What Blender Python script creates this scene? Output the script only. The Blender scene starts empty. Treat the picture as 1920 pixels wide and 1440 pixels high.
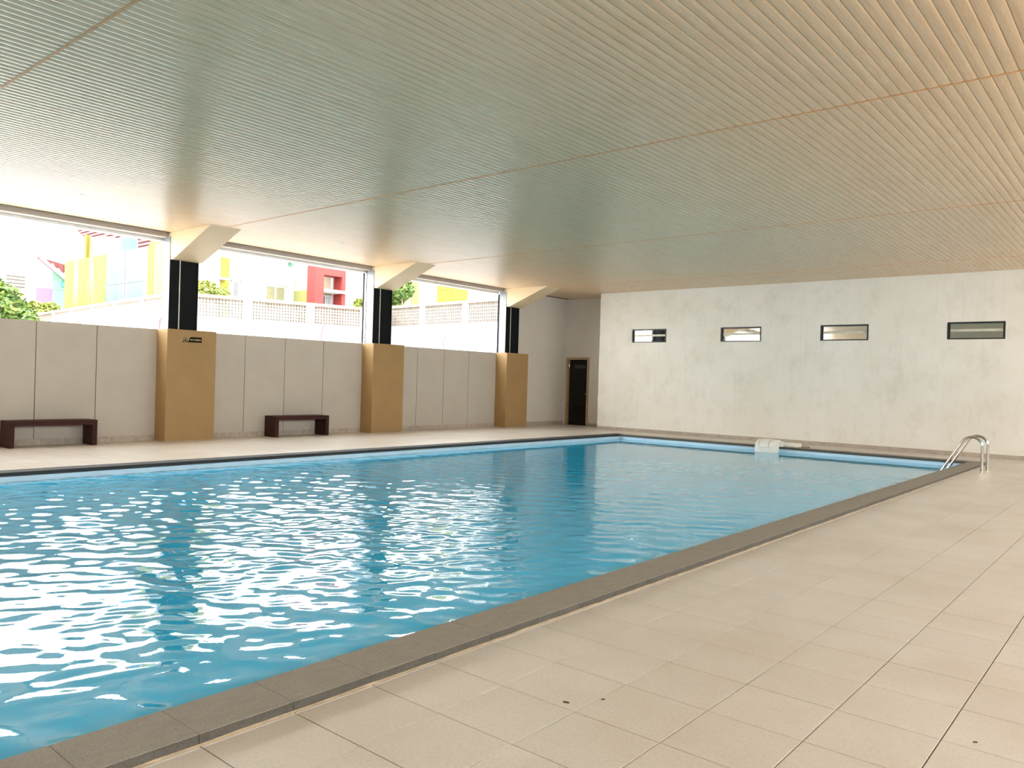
import bpy, bmesh, math, random
import numpy as np
from mathutils import Vector, Matrix
random.seed(7)
SC = bpy.context.scene
COL = SC.collection

# ------------------------------------------------------------------ camera, sky, exposure
F_PX, YAW, PITCH, ROLL, EYE = 1462.0, 0.70021, -0.00455, 0.02941, 1.4
def cam_rows():
    cy, sy = math.cos(YAW), math.sin(YAW); cp, sp = math.cos(PITCH), math.sin(PITCH)
    Fw = np.array([-sy*cp, cy*cp, sp]); r = np.array([cy, sy, 0.0]); u = np.cross(r, Fw)
    cr, sr = math.cos(ROLL), math.sin(ROLL)
    return r*cr+u*sr, u*cr-r*sr, Fw
RT, UP, FW = cam_rows()
cd = bpy.data.cameras.new('camera'); cam = bpy.data.objects.new('camera', cd); COL.objects.link(cam)
cd.sensor_width = 36; cd.lens = F_PX/1920*36; cd.clip_end = 500; cd.clip_start = 0.05
cam.matrix_world = Matrix(((RT[0], UP[0], -FW[0], 0), (RT[1], UP[1], -FW[1], 0), (RT[2], UP[2], -FW[2], EYE), (0, 0, 0, 1)))
SC.camera = cam
w = bpy.data.worlds.new('sky'); SC.world = w; w.use_nodes = True
nt = w.node_tree; bg = nt.nodes['Background']
tc = nt.nodes.new('ShaderNodeTexCoord'); sx = nt.nodes.new('ShaderNodeSeparateXYZ'); rp = nt.nodes.new('ShaderNodeValToRGB')
nt.links.new(tc.outputs['Generated'], sx.inputs[0]); nt.links.new(sx.outputs['Z'], rp.inputs[0]); nt.links.new(rp.outputs[0], bg.inputs['Color'])
rp.color_ramp.elements[0].position = 0.0; rp.color_ramp.elements[0].color = (1.0, 0.98, 0.95, 1)
rp.color_ramp.elements[1].position = 0.8; rp.color_ramp.elements[1].color = (0.92, 0.96, 1.0, 1)
bg.inputs['Strength'].default_value = 5.4
sd = bpy.data.lights.new('sun', 'SUN'); so = bpy.data.objects.new('sun', sd); COL.objects.link(so)
sd.energy = 4.5; sd.angle = math.radians(12); sd.color = (1.0, 0.97, 0.92)      # hazy sun, high over the hall roof
so.rotation_euler = (math.radians(10), math.radians(12), 0)
SC.view_settings.view_transform = 'Standard'; SC.view_settings.look = 'None'
SC.view_settings.gamma = 1; SC.view_settings.exposure = 1.1; SC.view_settings.use_curve_mapping = False

# ------------------------------------------------------------------ materials
def nodes(m):
    m.use_nodes = True; t = m.node_tree; return t, t.nodes['Principled BSDF']
def ramp(t, src, stops):
    r = t.nodes.new('ShaderNodeValToRGB'); cr = r.color_ramp
    while len(cr.elements) < len(stops): cr.elements.new(0.5)
    for e, (p, c) in zip(cr.elements, stops): e.position = p; e.color = (*c, 1)
    t.links.new(src, r.inputs[0]); return r.outputs[0]
def noise(t, vec, scale, detail=3, rough=0.5, stretch=None):
    if stretch:
        mp = t.nodes.new('ShaderNodeMapping'); mp.inputs['Scale'].default_value = stretch
        t.links.new(vec, mp.inputs[0]); vec = mp.outputs[0]
    n = t.nodes.new('ShaderNodeTexNoise'); n.inputs['Scale'].default_value = scale
    n.inputs['Detail'].default_value = detail; n.inputs['Roughness'].default_value = rough
    t.links.new(vec, n.inputs['Vector']); return n.outputs['Fac']
def mixc(t, fac, a, b, mode='MIX'):
    m = t.nodes.new('ShaderNodeMix'); m.data_type = 'RGBA'; m.blend_type = mode
    for i, v in ((0, fac), (6, a), (7, b)):
        if hasattr(v, 'is_output'): t.links.new(v, m.inputs[i])
        else: m.inputs[i].default_value = v if i == 0 else (*v, 1)
    return m.outputs[2]
def math_(t, op, a, b=0.0, c=0.0):
    m = t.nodes.new('ShaderNodeMath'); m.operation = op
    for i, v in enumerate((a, b, c)):
        if hasattr(v, 'is_output'): t.links.new(v, m.inputs[i])
        else: m.inputs[i].default_value = v
    return m.outputs[0]
def bump(t, p, h, strength, dist=0.01):
    b = t.nodes.new('ShaderNodeBump'); b.inputs['Strength'].default_value = strength; b.inputs['Distance'].default_value = dist
    t.links.new(h, b.inputs['Height']); t.links.new(b.outputs[0], p.inputs['Normal'])
def pos(t): return t.nodes.new('ShaderNodeNewGeometry').outputs['Position']

def plain(name, c, rough=0.6, metal=0.0, var=0.12, scale=6.0, bs=0.0, spec=0.5, stretch=None):
    m = bpy.data.materials.new(name); t, p = nodes(m); P = pos(t)
    f = noise(t, P, scale, 4, 0.55, stretch)
    lo = tuple(max(0, x*(1-var)) for x in c); hi = tuple(min(1, x*(1+var)) for x in c)
    t.links.new(ramp(t, f, ((0.3, lo), (0.7, hi))), p.inputs['Base Color'])
    p.inputs['Roughness'].default_value = rough; p.inputs['Metallic'].default_value = metal
    p.inputs['Specular IOR Level'].default_value = spec
    if bs: bump(t, p, noise(t, P, scale*12, 3), bs, 0.004)
    return m

def tile_mat(name, base, alt, rough, spot=True, pitch=0.41, ox=-2.72, oy=1.908):
    m = bpy.data.materials.new(name); t, p = nodes(m); P = pos(t)
    # one tint per tile, taken from the tile's own cell
    mp = t.nodes.new('ShaderNodeMapping'); mp.inputs['Location'].default_value = (-ox/pitch, -oy/pitch, 0); mp.inputs['Scale'].default_value = (1/pitch, 1/pitch, 0)
    t.links.new(P, mp.inputs[0])
    fl = t.nodes.new('ShaderNodeVectorMath'); fl.operation = 'FLOOR'; t.links.new(mp.outputs[0], fl.inputs[0])
    wn = t.nodes.new('ShaderNodeTexWhiteNoise'); t.links.new(fl.outputs[0], wn.inputs[0])
    c = mixc(t, wn.outputs['Value'], base, alt)
    big = noise(t, P, 0.9, 4, 0.6)
    c = mixc(t, ramp(t, big, ((0.40, (0, 0, 0)), (0.66, (0.8, 0.8, 0.8)))), c, tuple(x*y for x, y in zip(base, (0.84, 0.80, 0.74))))
    fine = noise(t, P, 60, 5, 0.7)
    c = mixc(t, 1.0, c, ramp(t, fine, ((0.25, (0.86, 0.84, 0.80)), (0.55, (1, 1, 1)))), 'MULTIPLY')
    if spot:
        v = t.nodes.new('ShaderNodeTexVoronoi'); v.inputs['Scale'].default_value = 34; t.links.new(P, v.inputs['Vector'])
        c = mixc(t, ramp(t, v.outputs['Distance'], ((0.06, (0.55, 0.55, 0.55)), (0.12, (0, 0, 0)))), c, (0.30, 0.25, 0.20))
    t.links.new(c, p.inputs['Base Color']); p.inputs['Roughness'].default_value = rough
    bump(t, p, fine, 0.25, 0.002)
    return m

M = {}
M['tile'] = tile_mat('sand_stone_tile', (0.66, 0.615, 0.55), (0.62, 0.575, 0.51), 0.36)
M['grout'] = plain('floor_grout', (0.20, 0.15, 0.11), 0.9)
def coping_mat(name, a, b, rough):
    m = bpy.data.materials.new(name); t, p = nodes(m); P = pos(t)
    f = noise(t, P, 22, 6, 0.7, (1, 0.35, 1)); g = noise(t, P, 140, 3, 0.7)
    c = mixc(t, f, a, b)
    c = mixc(t, 1.0, c, ramp(t, g, ((0.3, (0.55, 0.55, 0.55)), (0.5, (1, 1, 1)))), 'MULTIPLY')
    t.links.new(c, p.inputs['Base Color']); p.inputs['Roughness'].default_value = rough; bump(t, p, g, 0.5, 0.003)
    return m
M['coping'] = coping_mat('grey_andesite', (0.20, 0.18, 0.148), (0.34, 0.305, 0.25), 0.7)
M['coping_dark'] = coping_mat('dark_andesite', (0.018, 0.022, 0.024), (0.04, 0.04, 0.04), 0.75)  # much darker stone tone, used for the left run
M['coping_side'] = coping_mat('dark_andesite_edge', (0.045, 0.042, 0.034), (0.15, 0.14, 0.115), 0.8)
M['mortar'] = plain('yellowed_mortar', (0.42, 0.33, 0.21), 0.85, var=0.2, scale=14)

def wall_plaster(name, a, b, stain, amount, rough=0.7):
    m = bpy.data.materials.new(name); t, p = nodes(m); P = pos(t)
    f = noise(t, P, 0.55, 5, 0.6, (1, 1, 1.3)); s = noise(t, P, 2.3, 8, 0.72, (1, 1, 0.7)); v = noise(t, P, 3.0, 4, 0.6, (3, 3, 0.25))
    c = mixc(t, ramp(t, f, ((0.35, (0, 0, 0)), (0.65, (1, 1, 1)))), a, b)
    c = mixc(t, ramp(t, s, ((0.50, (0, 0, 0)), (0.72, (amount,)*3))), c, stain)
    c = mixc(t, ramp(t, v, ((0.55, (0, 0, 0)), (0.8, (amount*0.6,)*3))), c, stain)
    t.links.new(c, p.inputs['Base Color']); p.inputs['Roughness'].default_value = rough
    bump(t, p, noise(t, P, 25, 6, 0.65), 0.12, 0.006)
    return m
M['far_wall'] = wall_plaster('stained_cream_plaster', (0.79, 0.76, 0.67), (0.85, 0.83, 0.77), (0.50, 0.47, 0.38), 0.30)
M['side_wall'] = wall_plaster('smooth_cream_plaster', (0.66, 0.62, 0.55), (0.70, 0.66, 0.59), (0.55, 0.52, 0.46), 0.2)
M['panel'] = plain('wall_board', (0.51, 0.475, 0.415), 0.75, var=0.04, scale=2)
M['joint'] = plain('dark_joint', (0.16, 0.13, 0.10), 0.9)
M['base_tile'] = plain('baseboard_tile', (0.44, 0.38, 0.31), 0.6, var=0.15, scale=9)
M['ochre'] = plain('ochre_paint', (0.36, 0.225, 0.09), 0.6, var=0.05, scale=3)
M['cream'] = plain('cream_paint', (0.66, 0.53, 0.34), 0.55, var=0.03, scale=3)
M['beam'] = plain('beam_paint', (0.40, 0.36, 0.32), 0.6, var=0.04)
M['fascia'] = plain('outer_fascia_paint', (0.85, 0.82, 0.78), 0.6, var=0.03)
M['black'] = plain('black_steel', (0.003, 0.005, 0.006), 0.6, var=0.3, spec=0.15)
M['post_sheen'] = plain('sky_sheen_steel', (0.22, 0.245, 0.27), 0.3, var=0.05, metal=0.0)  # sky reflection on the dark column side, painted in as pale grey
M['strip'] = plain('white_strip', (0.75, 0.75, 0.72), 0.5)
M['window_black'] = plain('black_window_frame', (0.012, 0.011, 0.011), 0.4)
M['glazing_bar'] = plain('pale_glazing_bar', (0.62, 0.60, 0.48), 0.35)
m = bpy.data.materials.new('reflective_glass'); t, p = nodes(m)
p.inputs['Base Color'].default_value = (0.62, 0.62, 0.58, 1); p.inputs['Metallic'].default_value = 1.0; p.inputs['Roughness'].default_value = 0.03
bump(t, p, noise(t, pos(t), 2.5, 2), 0.05, 0.01); M['glass'] = m
M['door_leaf'] = plain('dark_brown_door', (0.008, 0.006, 0.005), 0.6, var=0.2, spec=0.2)
M['door_frame'] = plain('tan_door_frame', (0.42, 0.30, 0.17), 0.5)
M['dark_room'] = plain('unlit_room_black', (0.02, 0.018, 0.016), 0.9)  # near-black colour stands in for the lack of light in the room
M['steel'] = plain('polished_steel', (0.72, 0.69, 0.64), 0.14, metal=1.0, var=0.04)
M['plastic'] = plain('cream_plastic', (0.84, 0.82, 0.74), 0.4, var=0.03)
M['plastic_shade'] = plain('grey_plastic_seam', (0.30, 0.28, 0.24), 0.5)
M['rubber'] = plain('black_plastic', (0.02, 0.02, 0.02), 0.5)
M['gold'] = plain('gold_print', (0.72, 0.50, 0.22), 0.5, var=0.05)
M['lamp_glass'] = plain('downlight_lens', (0.85, 0.83, 0.78), 0.3)
M['chrome'] = plain('downlight_ring', (0.62, 0.60, 0.58), 0.25, metal=0.6)
M['leaf_bit'] = plain('dry_leaf', (0.05, 0.035, 0.02), 0.8)
M['soil'] = plain('outer_paving', (0.5, 0.47, 0.43), 0.8, var=0.1, scale=0.6)
M['render_white'] = plain('white_render', (0.46, 0.46, 0.46), 0.8, var=0.04, scale=1.5)
M['block'] = plain('breeze_block', (0.25, 0.215, 0.18), 0.85, var=0.15, scale=5)
M['shadow_back'] = plain('brown_block_back', (0.50, 0.38, 0.28), 0.9)
M['rust_cap'] = plain('weathered_wall_cap', (0.26, 0.2, 0.15), 0.9, var=0.3, scale=2)
M['red_roof'] = plain('red_roof_tile', (0.10, 0.018, 0.015), 0.7, var=0.15)
M['cream_wall'] = plain('cream_house_wall', (0.34, 0.285, 0.21), 0.8, var=0.03)
M['cream_far'] = plain('far_cream_wall', (0.17, 0.14, 0.105), 0.8, var=0.03)
M['cream_tile'] = plain('far_cream_roof', (0.10, 0.085, 0.065), 0.8, var=0.05)
M['yellow'] = plain('yellow_house_wall', (0.22, 0.2, 0.018), 0.8, var=0.05)
M['pale_yellow'] = plain('pale_yellow_wall', (0.2, 0.2, 0.06), 0.8, var=0.05)
M['deep_yellow'] = plain('deep_yellow_wall', (0.13, 0.105, 0.012), 0.8, var=0.05)
M['red'] = plain('red_portico', (0.22, 0.022, 0.018), 0.7, var=0.03)
M['mint'] = plain('mint_wall', (0.115, 0.23, 0.155), 0.8, var=0.03)
M['pink'] = plain('pink_wall', (0.28, 0.09, 0.17), 0.8, var=0.03)
M['cyan'] = plain('cyan_tank', (0.05, 0.19, 0.25), 0.5, var=0.03)
M['olive_glass'] = plain('olive_shutter', (0.13, 0.128, 0.065), 0.5)
M['grey_glass'] = plain('grey_window_glass', (0.09, 0.095, 0.095), 0.3)
M['violet_glass'] = plain('violet_window_glass', (0.12, 0.11, 0.18), 0.3)
M['rod'] = plain('violet_grey_rod', (0.25, 0.14, 0.20), 0.6)
M['bark'] = plain('bark', (0.25, 0.18, 0.11), 0.9)
M['seam_strip'] = plain('orange_joint_strip', (0.66, 0.32, 0.12), 0.5)
def panel_wall(name, a, b, streak, lo=0.48, hi=0.6):      # weathered facade sheets with vertical run marks
    m = bpy.data.materials.new(name); t, p = nodes(m); P = pos(t)
    f = noise(t, P, 1.6, 5, 0.6, (1.6, 1.6, 0.12)); g = noise(t, P, 0.5, 2, 0.5, (1, 1, 0.2))
    c = mixc(t, ramp(t, g, ((0.4, (0, 0, 0)), (0.6, (1, 1, 1)))), a, b)
    c = mixc(t, ramp(t, f, ((lo, (0, 0, 0)), (hi, (0.85, 0.85, 0.85)))), c, streak)
    t.links.new(c, p.inputs['Base Color']); p.inputs['Roughness'].default_value = 0.8
    return m
M['lime'] = panel_wall('lime_facade_sheet', (0.085, 0.140, 0.007), (0.125, 0.135, 0.012), (0.22, 0.22, 0.13), 0.54, 0.66)
M['blue_grey'] = panel_wall('blue_grey_facade_sheet', (0.062, 0.088, 0.125), (0.075, 0.096, 0.115), (0.12, 0.14, 0.165), 0.52, 0.75)
def foliage_mat(name, a, b):
    m = bpy.data.materials.new(name); t, p = nodes(m)
    t.links.new(ramp(t, noise(t, pos(t), 3.5, 4, 0.7), ((0.35, a), (0.65, b))), p.inputs['Base Color']); p.inputs['Roughness'].default_value = 0.6
    return m
M['leaf_green'] = foliage_mat('green_leaves', (0.03, 0.10, 0.025), (0.17, 0.23, 0.03))
M['leaf_lime'] = foliage_mat('lime_leaves', (0.11, 0.17, 0.025), (0.27, 0.28, 0.05))

# ceiling slats: wood-print aluminium
m = bpy.data.materials.new('wood_print_aluminium'); t, p = nodes(m); P = pos(t)
g1 = noise(t, P, 5, 6, 0.65, (9, 0.35, 1)); g2 = noise(t, P, 14, 4, 0.6, (14, 0.5, 1))
c = ramp(t, g1, ((0.32, (0.63, 0.43, 0.255)), (0.5, (0.74, 0.54, 0.35)), (0.68, (0.83, 0.65, 0.45))))
c = mixc(t, 0.5, c, ramp(t, g2, ((0.3, (0.65, 0.45, 0.27)), (0.7, (0.82, 0.64, 0.44)))))
t.links.new(c, p.inputs['Base Color']); p.inputs['Roughness'].default_value = 0.25; p.inputs['Specular IOR Level'].default_value = 0.2
p.inputs['Metallic'].default_value = 0.0
M['slat'] = m
M['slat_back'] = plain('slat_carrier', (0.20, 0.09, 0.04), 0.8)

# dark stained bench wood
m = bpy.data.materials.new('dark_red_brown_wood'); t, p = nodes(m); P = pos(t)
c = ramp(t, noise(t, P, 6, 6, 0.65, (6, 0.6, 6)), ((0.3, (0.024, 0.006, 0.005)), (0.7, (0.055, 0.014, 0.011))))
t.links.new(c, p.inputs['Base Color']); p.inputs['Roughness'].default_value = 0.55; p.inputs['Specular IOR Level'].default_value = 0.2; M['bench'] = m

# pool finish and water
m = bpy.data.materials.new('pool_mosaic'); t, p = nodes(m); P = pos(t)
br = t.nodes.new('ShaderNodeTexBrick'); br.inputs['Scale'].default_value = 5; br.offset = 0
br.inputs['Color1'].default_value = (0.16, 0.66, 0.86, 1); br.inputs['Color2'].default_value = (0.15, 0.62, 0.83, 1); br.inputs['Mortar'].default_value = (0.26, 0.72, 0.88, 1)
br.inputs['Mortar Size'].default_value = 0.01; br.inputs['Brick Width'].default_value = 1; br.inputs['Row Height'].default_value = 1
t.links.new(P, br.inputs['Vector']); t.links.new(br.outputs[0], p.inputs['Base Color']); p.inputs['Roughness'].default_value = 0.4; M['pool'] = m
M['pool_band'] = plain('pale_blue_pool_edge', (0.58, 0.80, 0.95), 0.35, var=0.04)
m = bpy.data.materials.new('pool_water'); m.use_nodes = True; t = m.node_tree; t.nodes.clear(); P = pos(t)
out = t.nodes.new('ShaderNodeOutputMaterial'); mx = t.nodes.new('ShaderNodeMixShader'); fr = t.nodes.new('ShaderNodeFresnel'); fr.inputs['IOR'].default_value = 1.33
tr = t.nodes.new('ShaderNodeBsdfTransparent'); tr.inputs['Color'].default_value = (0.40, 0.82, 0.92, 1)
gl = t.nodes.new('ShaderNodeBsdfAnisotropic'); gl.inputs['Roughness'].default_value = 0.02; gl.inputs['Color'].default_value = (1, 1, 1, 1)
bp = t.nodes.new('ShaderNodeBump'); bp.inputs['Strength'].default_value = 0.2; bp.inputs['Distance'].default_value = 0.002
t.links.new(noise(t, P, 20, 2, 0.5), bp.inputs['Height'])
t.links.new(bp.outputs[0], gl.inputs['Normal']); t.links.new(bp.outputs[0], fr.inputs['Normal'])
df = t.nodes.new('ShaderNodeBsdfDiffuse'); df.inputs['Color'].default_value = (0.05, 0.55, 0.92, 1); body = t.nodes.new('ShaderNodeMixShader'); body.inputs[0].default_value = 0.82   # suspended haze in the water scatters turquoise light
t.links.new(tr.outputs[0], body.inputs[1]); t.links.new(df.outputs[0], body.inputs[2])
t.links.new(fr.outputs[0], mx.inputs[0]); t.links.new(body.outputs[0], mx.inputs[1]); t.links.new(gl.outputs[0], mx.inputs[2]); t.links.new(mx.outputs[0], out.inputs[0])
M['water'] = m

# ------------------------------------------------------------------ building helpers
class MB:
    def __init__(s): s.v = []; s.f = []
    def poly(s, vs, fs):
        k = len(s.v); s.v += [tuple(x) for x in vs]; s.f += [tuple(i+k for i in f) for f in fs]; return s
    def box(s, x0, x1, y0, y1, z0, z1):
        x0, x1 = sorted((x0, x1)); y0, y1 = sorted((y0, y1)); z0, z1 = sorted((z0, z1))
        return s.poly([(x, y, z) for z in (z0, z1) for y in (y0, y1) for x in (x0, x1)],
                      [(0, 2, 3, 1), (4, 5, 7, 6), (0, 1, 5, 4), (2, 6, 7, 3), (0, 4, 6, 2), (1, 3, 7, 5)])
    def prism(s, pts, axis, a, b):       # closed outline pts (2D) extruded along an axis from a to b
        def P(q, h):
            return {'x': (h, q[0], q[1]), 'y': (q[0], h, q[1]), 'z': (q[0], q[1], h)}[axis]
        n = len(pts)
        return s.poly([P(q, a) for q in pts]+[P(q, b) for q in pts],
                      [tuple(range(n))[::-1], tuple(range(n, 2*n))]+[(i, (i+1) % n, n+(i+1) % n, n+i) for i in range(n)])
    def tube(s, path, r, n=12):
        path = [Vector(q) for q in path]; rings = []
        ref = Vector((0, 1, 0.01)) if abs((path[1]-path[0]).normalized().y) < 0.9 else Vector((1, 0, 0))
        for i, q in enumerate(path):
            d = (path[min(i+1, len(path)-1)]-path[max(i-1, 0)]).normalized()
            a = d.cross(ref).normalized(); b = d.cross(a).normalized()
            rr = r[i] if isinstance(r, (list, tuple)) else r
            rings += [q+(a*math.cos(2*math.pi*k/n)+b*math.sin(2*math.pi*k/n))*rr for k in range(n)]
        m_ = len(path)
        fs = [(i*n+k, i*n+(k+1) % n, (i+1)*n+(k+1) % n, (i+1)*n+k) for i in range(m_-1) for k in range(n)]
        fs += [tuple(range(n))[::-1], tuple(range((m_-1)*n, m_*n))]
        return s.poly(rings, fs)
    def cyl(s, x, y, z0, z1, r, n=24, r2=None):
        r2 = r if r2 is None else r2
        vs = [(x+math.cos(2*math.pi*k/n)*q, y+math.sin(2*math.pi*k/n)*q, z) for z, q in ((z0, r), (z1, r2)) for k in range(n)]
        return s.poly(vs, [tuple(range(n))[::-1], tuple(range(n, 2*n))]+[(k, (k+1) % n, n+(k+1) % n, n+k) for k in range(n)])

def wloc(o):
    v = Vector(o.location)
    while o.parent: o = o.parent; v += Vector(o.location)
    return v
def build(name, mb, mat, parent=None, bevel=0.0, smooth=False, segs=2, origin=None, stuff=False):
    me = bpy.data.meshes.new(name)
    vs = np.array(mb.v, dtype=float)
    if origin is None:
        lo, hi = vs.min(0), vs.max(0); origin = ((lo[0]+hi[0])/2, (lo[1]+hi[1])/2, lo[2])
    me.from_pydata([tuple(v) for v in (vs-np.array(origin))], [], mb.f); me.update()
    bm = bmesh.new(); bm.from_mesh(me); bmesh.ops.recalc_face_normals(bm, faces=bm.faces)
    if bevel: bmesh.ops.bevel(bm, geom=list(bm.edges), offset=bevel, segments=segs, affect='EDGES', profile=0.5, clamp_overlap=True)
    if smooth:
        for f in bm.faces: f.smooth = True
        for e in bm.edges:
            if len(e.link_faces) == 2 and e.calc_face_angle(0) > 0.7: e.smooth = False
    bm.to_mesh(me); bm.free()
    me.materials.append(M[mat])
    o = bpy.data.objects.new(name, me); COL.objects.link(o)
    o.location = Vector(origin)-(wloc(parent) if parent else Vector((0, 0, 0)))
    if parent: o.parent = parent
    if stuff: o['kind'] = 'stuff'
    return o
def empty(name, loc):
    o = bpy.data.objects.new(name, None); COL.objects.link(o); o.location = loc; o.empty_display_size = 0.1; return o
def tag(o, label, cat, group=None):
    o['label'] = label; o['category'] = cat
    if group: o['group'] = group
    return o
def struct(o, label=None):
    o['kind'] = 'structure'
    if label: o['label'] = label
    return o
def inst(name, me, loc, parent):
    o = bpy.data.objects.new(name, me); COL.objects.link(o); o.location = Vector(loc)-wloc(parent); o.parent = parent; return o
def project(p):
    q = np.array(p, float)-np.array([0, 0, EYE]); z = q @ FW
    if z < 0.15: return None
    return np.array([960+F_PX*(q @ RT)/z, 720-F_PX*(q @ UP)/z])
def px_area(x0, x1, y0, y1, z):        # how large a flat piece shows, used only to pick which pieces become objects of their own
    q = [project(p) for p in ((x0, y0, z), (x1, y0, z), (x1, y1, z), (x0, y1, z))]
    if any(a is None for a in q): 
        c = project(((x0+x1)/2, (y0+y1)/2, z)); return 0 if c is None or not (-100 < c[0] < 2020 and -100 < c[1] < 1540) else 5000
    q = [np.array([min(max(a[0], 0), 1920), min(max(a[1], 0), 1440)]) for a in q]
    return 0.5*abs(sum(q[i][0]*q[(i+1) % 4][1]-q[(i+1) % 4][0]*q[i][1] for i in range(4)))

# ------------------------------------------------------------------ main dimensions (metres)
WX = -15.38                 # inner face of the left wall
DY = 19.91                  # far wall
RY = 20.92                  # recess wall behind the far wall line
JX = -13.33                 # corner where the far wall begins
RX = 4.6                    # right edge of the hall
NY = -7.9                   # near end of the hall
H = 4.12                    # ceiling
PX0, PX1, PY0, PY1 = -11.22, -3.04, -5.9, 17.83    # water edge of the pool
CW, CT = 0.30, 0.044        # coping width and height
WZ = -0.075
P_ = 0.41; OX, OY = -2.72, 1.908

# ------------------------------------------------------------------ floor
mb = MB(); fz = -0.25
mb.box(PX1+0.01, RX+0.5, NY, RY, fz, -0.010)
mb.box(WX-0.2, PX0-0.01, NY, RY, fz, -0.010)
mb.box(PX0-0.01, PX1+0.01, PY1+0.01, RY, fz, -0.010)
mb.box(PX0-0.01, PX1+0.01, NY, PY0-0.01, fz, -0.010)
floor = struct(build('floor', mb, 'grout', origin=(0, 0, fz)))
G = 0.003
def tile_geo(mb, x, y, w_, d_):
    b = 0.0006; z0, z1 = -0.010, 0.0
    mb.poly([(x, y, z0), (x+w_, y, z0), (x+w_, y+d_, z0), (x, y+d_, z0), (x, y, z1-b), (x+w_, y, z1-b), (x+w_, y+d_, z1-b), (x, y+d_, z1-b),
             (x+b, y+b, z1), (x+w_-b, y+b, z1), (x+w_-b, y+d_-b, z1), (x+b, y+d_-b, z1)],
            [(0, 1, 5, 4), (1, 2, 6, 5), (2, 3, 7, 6), (3, 0, 4, 7), (4, 5, 9, 8), (5, 6, 10, 9), (6, 7, 11, 10), (7, 4, 8, 11), (8, 9, 10, 11)])
zones = [(PX1+CW, RX, NY, DY), (WX, PX0-CW, NY, DY), (PX0-CW, PX1+CW, PY1+CW, DY), (WX, JX, DY, RY), (PX0-CW, PX1+CW, NY, PY0-CW)]
cells = []
for (a, b_, c_, d_) in zones:
    i0, i1 = math.floor((a-OX)/P_), math.ceil((b_-OX)/P_); j0, j1 = math.floor((c_-OY)/P_), math.ceil((d_-OY)/P_)
    for i in range(i0, i1):
        for j in range(j0, j1):
            x0, x1 = max(a, OX+i*P_), min(b_, OX+(i+1)*P_); y0, y1 = max(c_, OY+j*P_), min(d_, OY+(j+1)*P_)
            if x1-x0 < 0.02 or y1-y0 < 0.02: continue
            cells.append((px_area(x0, x1, y0, y1, 0), x0+G, x1-G, y0+G, y1-G))
cells.sort(key=lambda q: -q[0])
full = None
rest = MB(); rest_near = MB()
shared = {}
for n_, (ar, x0, x1, y0, y1) in enumerate(cells):
    if n_ < 300 and ar > 60:
        key = (round(x1-x0, 3), round(y1-y0, 3))
        if key not in shared:
            t_ = MB(); tile_geo(t_, -key[0]/2, -key[1]/2, key[0], key[1]); o = build('tile', t_, 'tile', floor, origin=(0, 0, 0)); shared[key] = o.data
            o.location = Vector(((x0+x1)/2, (y0+y1)/2, random.uniform(-0.0008, 0)))-wloc(floor)
        else: inst('tile', shared[key], ((x0+x1)/2, (y0+y1)/2, random.uniform(-0.0008, 0)), floor)
    else: tile_geo(rest, x0, y0, x1-x0, y1-y0)
build('floor_tiles', rest, 'tile', floor, stuff=True)

# ------------------------------------------------------------------ ceiling
mb = MB().box(WX-0.28, RX+0.3, NY-0.4, RY+0.4, H+0.016, H+0.30)
ceiling = struct(build('ceiling', mb, 'slat_back', origin=(0, 0, H+0.016)))
SEAMS = [-7.70, -2.565, 2.574, 7.704, 12.866, 18.008]
XC = -15.21                  # ceiling stops at the edge beam
bays = [(a+0.012, b_-0.012) for a, b_ in zip(SEAMS[:-1], SEAMS[1:])]
def slat_geo(L):
    pts = [(-0.0490, 0.016), (-0.0488, 0.0065), (-0.0455, 0.0038)]
    for k in range(7):
        u = -0.040+0.080*k/6; pts.append((u, 0.0030*(u/0.040)**2*0.8))
    pts += [(0.0455, 0.0038), (0.0488, 0.0065), (0.0490, 0.016)]
    n = len(pts); m_ = MB()
    m_.poly([(x, y, z) for y in (0, L) for x, z in pts], [(i, i+1, n+i+1, n+i) for i in range(n-1)])
    return m_
slats = []
k0 = math.ceil((XC+1.03)/0.1); 
for k in range(-142, 56):
    xc = -1.03+0.1*k+0.05
    if xc-0.05 < XC or xc+0.05 > RX: continue
    for (a, b_) in bays+[(18.02, RY-0.004 if xc < JX else DY-0.004)]:
        slats.append((px_area(xc-0.05, xc+0.05, a, b_, H), xc, a, b_))
slats.sort(key=lambda q: -q[0]); sm = {}; rest = MB()
for n_, (ar, xc, a, b_) in enumerate(slats):
    L = round(b_-a, 3)
    if n_ < 300:
        if L not in sm:
            o = build('slat', slat_geo(L), 'slat', ceiling, smooth=True, origin=(0, 0, 0)); sm[L] = o.data; o.location = Vector((xc, a, H))-wloc(ceiling)
        else: inst('slat', sm[L], (xc, a, H), ceiling)
    else:
        g = slat_geo(L); rest.poly([(x+xc, y+a, z+H) for x, y, z in g.v], g.f)
build('ceiling_slats', rest, 'slat', ceiling, smooth=True, stuff=True)
for s in SEAMS[1:]:
    build('joint_strip', MB().box(XC, RX, s-0.013, s+0.013, H-0.003, H+0.016), 'seam_strip', ceiling)

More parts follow.
